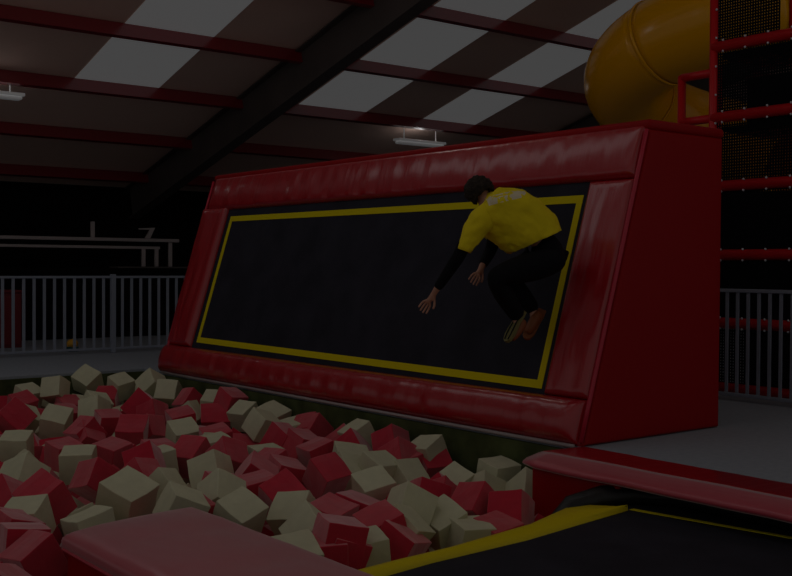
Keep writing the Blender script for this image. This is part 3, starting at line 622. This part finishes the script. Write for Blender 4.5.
# hair: a tousled cap over the skull
bm = bmesh.new(); bmesh.ops.create_icosphere(bm, subdivisions=4, radius=1)
Rm = Matrix((fdir, hs, hup)).transposed()
for v in list(bm.verts):
    p = v.co.copy()
    if p.x > .55 and p.z < .25 or p.z < -.75: v.tag = True
bmesh.ops.delete(bm, geom=[v for v in bm.verts if v.tag], context='VERTS')
for v in bm.verts:
    p = v.co.copy(); k = 1 + .10 * noise.noise(p * 4) + .07 * noise.noise(p * 9)
    v.co = Rm @ V((p.x * .118 * k, p.y * .112 * k, p.z * .118 * k)) + HC + hup * .012 - PB
hair = obj('hair', bm, 'hair', PERSON, True); md = hair.modifiers.new('thick', 'SOLIDIFY'); md.thickness = .015; md.offset = -1
for s in (-1, 1):
    bm = bmesh.new(); bmesh.ops.create_uvsphere(bm, u_segments=12, v_segments=8, radius=.013)
    bmesh.ops.translate(bm, vec=HC + fdir * .083 + hs * s * .032 + hup * .012 - PB, verts=bm.verts); obj('eye', bm, 'eye', PERSON, True)
    bm = bmesh.new(); bmesh.ops.create_uvsphere(bm, u_segments=12, v_segments=8, radius=1)
    bmesh.ops.transform(bm, matrix=Matrix.Translation(HC + hs * s * .094 - hup * .01 - fdir * .005 - PB) @ (Rm @ Matrix.Diagonal((.018, .010, .030))).to_4x4(), verts=bm.verts); obj('ear', bm, 'skin', PERSON, True)
bm = bmesh.new(); sweep(bm, [HC + fdir * .086 + hs * a - hup * (.058 - abs(a) * .1) - PB for a in (-.025, -.01, 0, .01, .025)], [.003, .005, .006, .005, .003], 8); obj('mouth', bm, 'cabinet', PERSON, True)

# t-shirt: torso tube and two short sleeves, hem riding up over the hips
def a_(p, r): S.append((V(p), r)); return len(S) - 1
bm = bmesh.new()
def loft(rings, n=36, d0=8.02):
    """rings: (pixel of upper contour, pixel of lower contour, depth centre, half thickness)"""
    out = []
    for (tx_, ty), (bx, by), dc, th in rings:
        a, b = at(tx_, ty, dc), at(bx, by, dc); c = (a + b) / 2; h = (a - b) / 2; row = []
        for k_ in range(n):
            t = 2 * math.pi * k_ / n; row.append(bm.verts.new(c + h * math.cos(t) + FW * (th * math.sin(t)) - PB))
        out.append(row)
    for x, y in zip(out, out[1:]):
        for k_ in range(n): bm.faces.new((x[k_], x[(k_ + 1) % n], y[(k_ + 1) % n], y[k_]))
    return out
body_r = [((485, 199), (480, 208), 8.05, .075), ((490, 193), (475, 213), 8.03, .14), ((499, 188.5), (477, 224), 8.02, .185), ((511, 186.5), (483, 234), 8.02, .205), ((525, 190), (492, 241), 8.02, .205), ((539, 199), (499, 247.5), 8.02, .195), ((550, 209), (504, 251), 8.03, .19), ((558, 221), (507.5, 253), 8.03, .19), ((562, 230), (511, 253.5), 8.04, .187)]
loft(body_r)
loft([((484, 200), (500, 222), 7.93, .06), ((474, 209), (491, 229), 7.90, .085), ((467, 220), (485, 236), 7.89, .085), ((462, 232), (478, 245), 7.89, .08), ((458, 244), (473, 251), 7.89, .075), ((457, 248.5), (471, 254), 7.89, .072)], 24)
loft([((492, 206), (506, 226), 8.15, .06), ((488, 214), (503, 232), 8.24, .08), ((484, 226), (499, 240), 8.31, .078), ((483, 236), (497, 245), 8.35, .072)], 24)
shirt_print(M['shirt'], at(486, 203, 8) - PB, at(524, 193.5, 8) - PB, UP, .034)
shirt = obj('shirt', bm, 'shirt', PERSON, True)
for f in shirt.data.polygons: f.use_smooth = True
md = shirt.modifiers.new('sub', 'SUBSURF'); md.levels = 2; md.render_levels = 2
tx = bpy.data.textures.new('folds', 'CLOUDS'); tx.noise_scale = .13
md = shirt.modifiers.new('folds', 'DISPLACE'); md.texture = tx; md.strength = .055; md.mid_level = .5; md.texture_coords = 'LOCAL'
md = shirt.modifiers.new('thick', 'SOLIDIFY'); md.thickness = .006; md.offset = -1
# pale print across the shoulder blades, lying on the cloth
# black sleeves of an undershirt
for nm, pts in (('sleeve', [(at(466, 240, 7.89), .058), (J['lel'], .052), (mid('lel', 'lwr', .4), .047), (mid('lel', 'lwr', .9), .036)]), ('sleeve', [(at(495, 234, 8.3), .058), (J['rel'], .052), (mid('rel', 'rwr', .4), .047), (mid('rel', 'rwr', .9), .036)])):
    skin(nm, pts, chain(0, 4), 'trousers', PERSON, 2, 0)
# trousers
S = []; E = []
S = []; E = []; w0 = a_(at(532, 233, 8.04), .14); w1 = a_(at(549, 250, 8.05), .165); E.append((w0, w1))
for names, dd in ((('lhip', 'lkn', 'lan'), 0), (('rhip', 'rkn', 'ran'), 0)):
    h, k_, an = (J[n] for n in names)
    ids = [a_(h, .130), a_(h.lerp(k_, .5), .112), a_(k_, .086), a_(k_.lerp(an, .35), .085), a_(k_.lerp(an, 1.1), .062)]
    E.append((w1, ids[0])); E += list(zip(ids, ids[1:]))
skin('trousers', S, E, 'trousers', PERSON, 2, w1)
# trainers: upper and a ridged sole
for hn, tn, up_m in (('lhe', 'lto', 'shoe'), ('rhe', 'rto', 'shoe')):
    he, to = J[hn], J[tn]; d = (to - he).normalized(); out = (-RT * .72 - FW * .60 + UP * .1); out = (out - d * out.dot(d)).normalized(); sd = d.cross(out)
    if hn == 'rhe': out = (RT * .4 + FW * .8); out = (out - d * out.dot(d)).normalized(); sd = d.cross(out)
    L = .27
    prof = [(-.02, .030), (.03, .037), (.09, .034), (.15, .041), (.20, .043), (.245, .032), (.262, .014)]
    bm = bmesh.new(); base = he - d * .02
    def ringpts(lift, sc): return [base + d * t + sd * w_ * sc + out * lift(t) for t, w_ in prof] + [base + d * t - sd * w_ * sc + out * lift(t) for t, w_ in prof[::-1]]
    lv = [(lambda t: .045 + .012 * math.sin(t * 9), .96), (lambda t: .020 + .012 * math.sin(t * 9), 1.03)]
    ra = [bm.verts.new(p - PB) for p in ringpts(*lv[0])]; rb = [bm.verts.new(p - PB) for p in ringpts(*lv[1])]
    bm.faces.new(ra); bm.faces.new(rb[::-1])
    for i in range(len(ra)): bm.faces.new((ra[i], ra[(i + 1) % len(ra)], rb[(i + 1) % len(ra)], rb[i]))
    up = skin('shoe', [(he + out * -.005, .042), (he + d * .07 - out * .012, .045), (he + d * .14 + out * .0, .040), (he + d * .21 + out * .012, .032)], chain(0, 4), up_m, PERSON, 2, 0)
    obj('sole', bm, 'sole' if hn == 'lhe' else 'shoe', up, False)
    for q in (-.5, .5):
        pts = [base + d * t + sd * (w_ * q) + out * (.046 + .012 * math.sin(t * 9)) - PB for t, w_ in prof[:-1]]
        bmx = bmesh.new(); sweep(bmx, pts, .005, 6); obj('tread_groove', bmx, 'dark', up)

# ------------------------------------------------------------------ light
def area(name, loc, sx, sy, power, tgt, col=(1, 1, 1)):
    d = bpy.data.lights.new(name, 'AREA'); d.shape = 'RECTANGLE'; d.size = sx; d.size_y = sy; d.energy = power; d.color = col
    o = bpy.data.objects.new(name, d); COL.objects.link(o); o.location = loc
    o.rotation_euler = (V(tgt) - V(loc)).to_track_quat('-Z', 'Y').to_euler(); return o
y = 9.0
area('skylight_daylight', (3.0, y, rz(y, .25)), 1.5, 9, 280, (3.0, y - TN, rz(y, .25) - 1))
area('skylight_daylight', (-.5, 7.0, rz(7.0, .25)), 1.5, 8, 110, (-.5, 7.0 - TN, rz(7.0, .25) - 1))
def fill_light(loc, p):  # unseen point light added to brighten roof and pit, with no fixture behind it
    d = bpy.data.lights.new('added_fill_light', 'POINT'); d.energy = p; d.shadow_soft_size = .3; d.color = (1, .93, .85)
    o = bpy.data.objects.new('added_fill_light', d); COL.objects.link(o); o.location = loc
fill_light((2.2, 5.2, 6.2), 80); fill_light((9.0, 3.0, 7.0), 150); fill_light((6.6, 10.6, 5.3), 120)
w = bpy.data.worlds.new('world'); scene.world = w; w.use_nodes = True
w.node_tree.nodes['Background'].inputs['Color'].default_value = (1, .98, .95, 1)
w.node_tree.nodes['Background'].inputs['Strength'].default_value = 2.05
vs = scene.view_settings
vs.view_transform = 'Standard'; vs.look = 'None'; vs.gamma = 1; vs.use_curve_mapping = False
vs.exposure = -4.1
scene.cycles.use_denoising = True
scene.cycles.max_bounces = 6
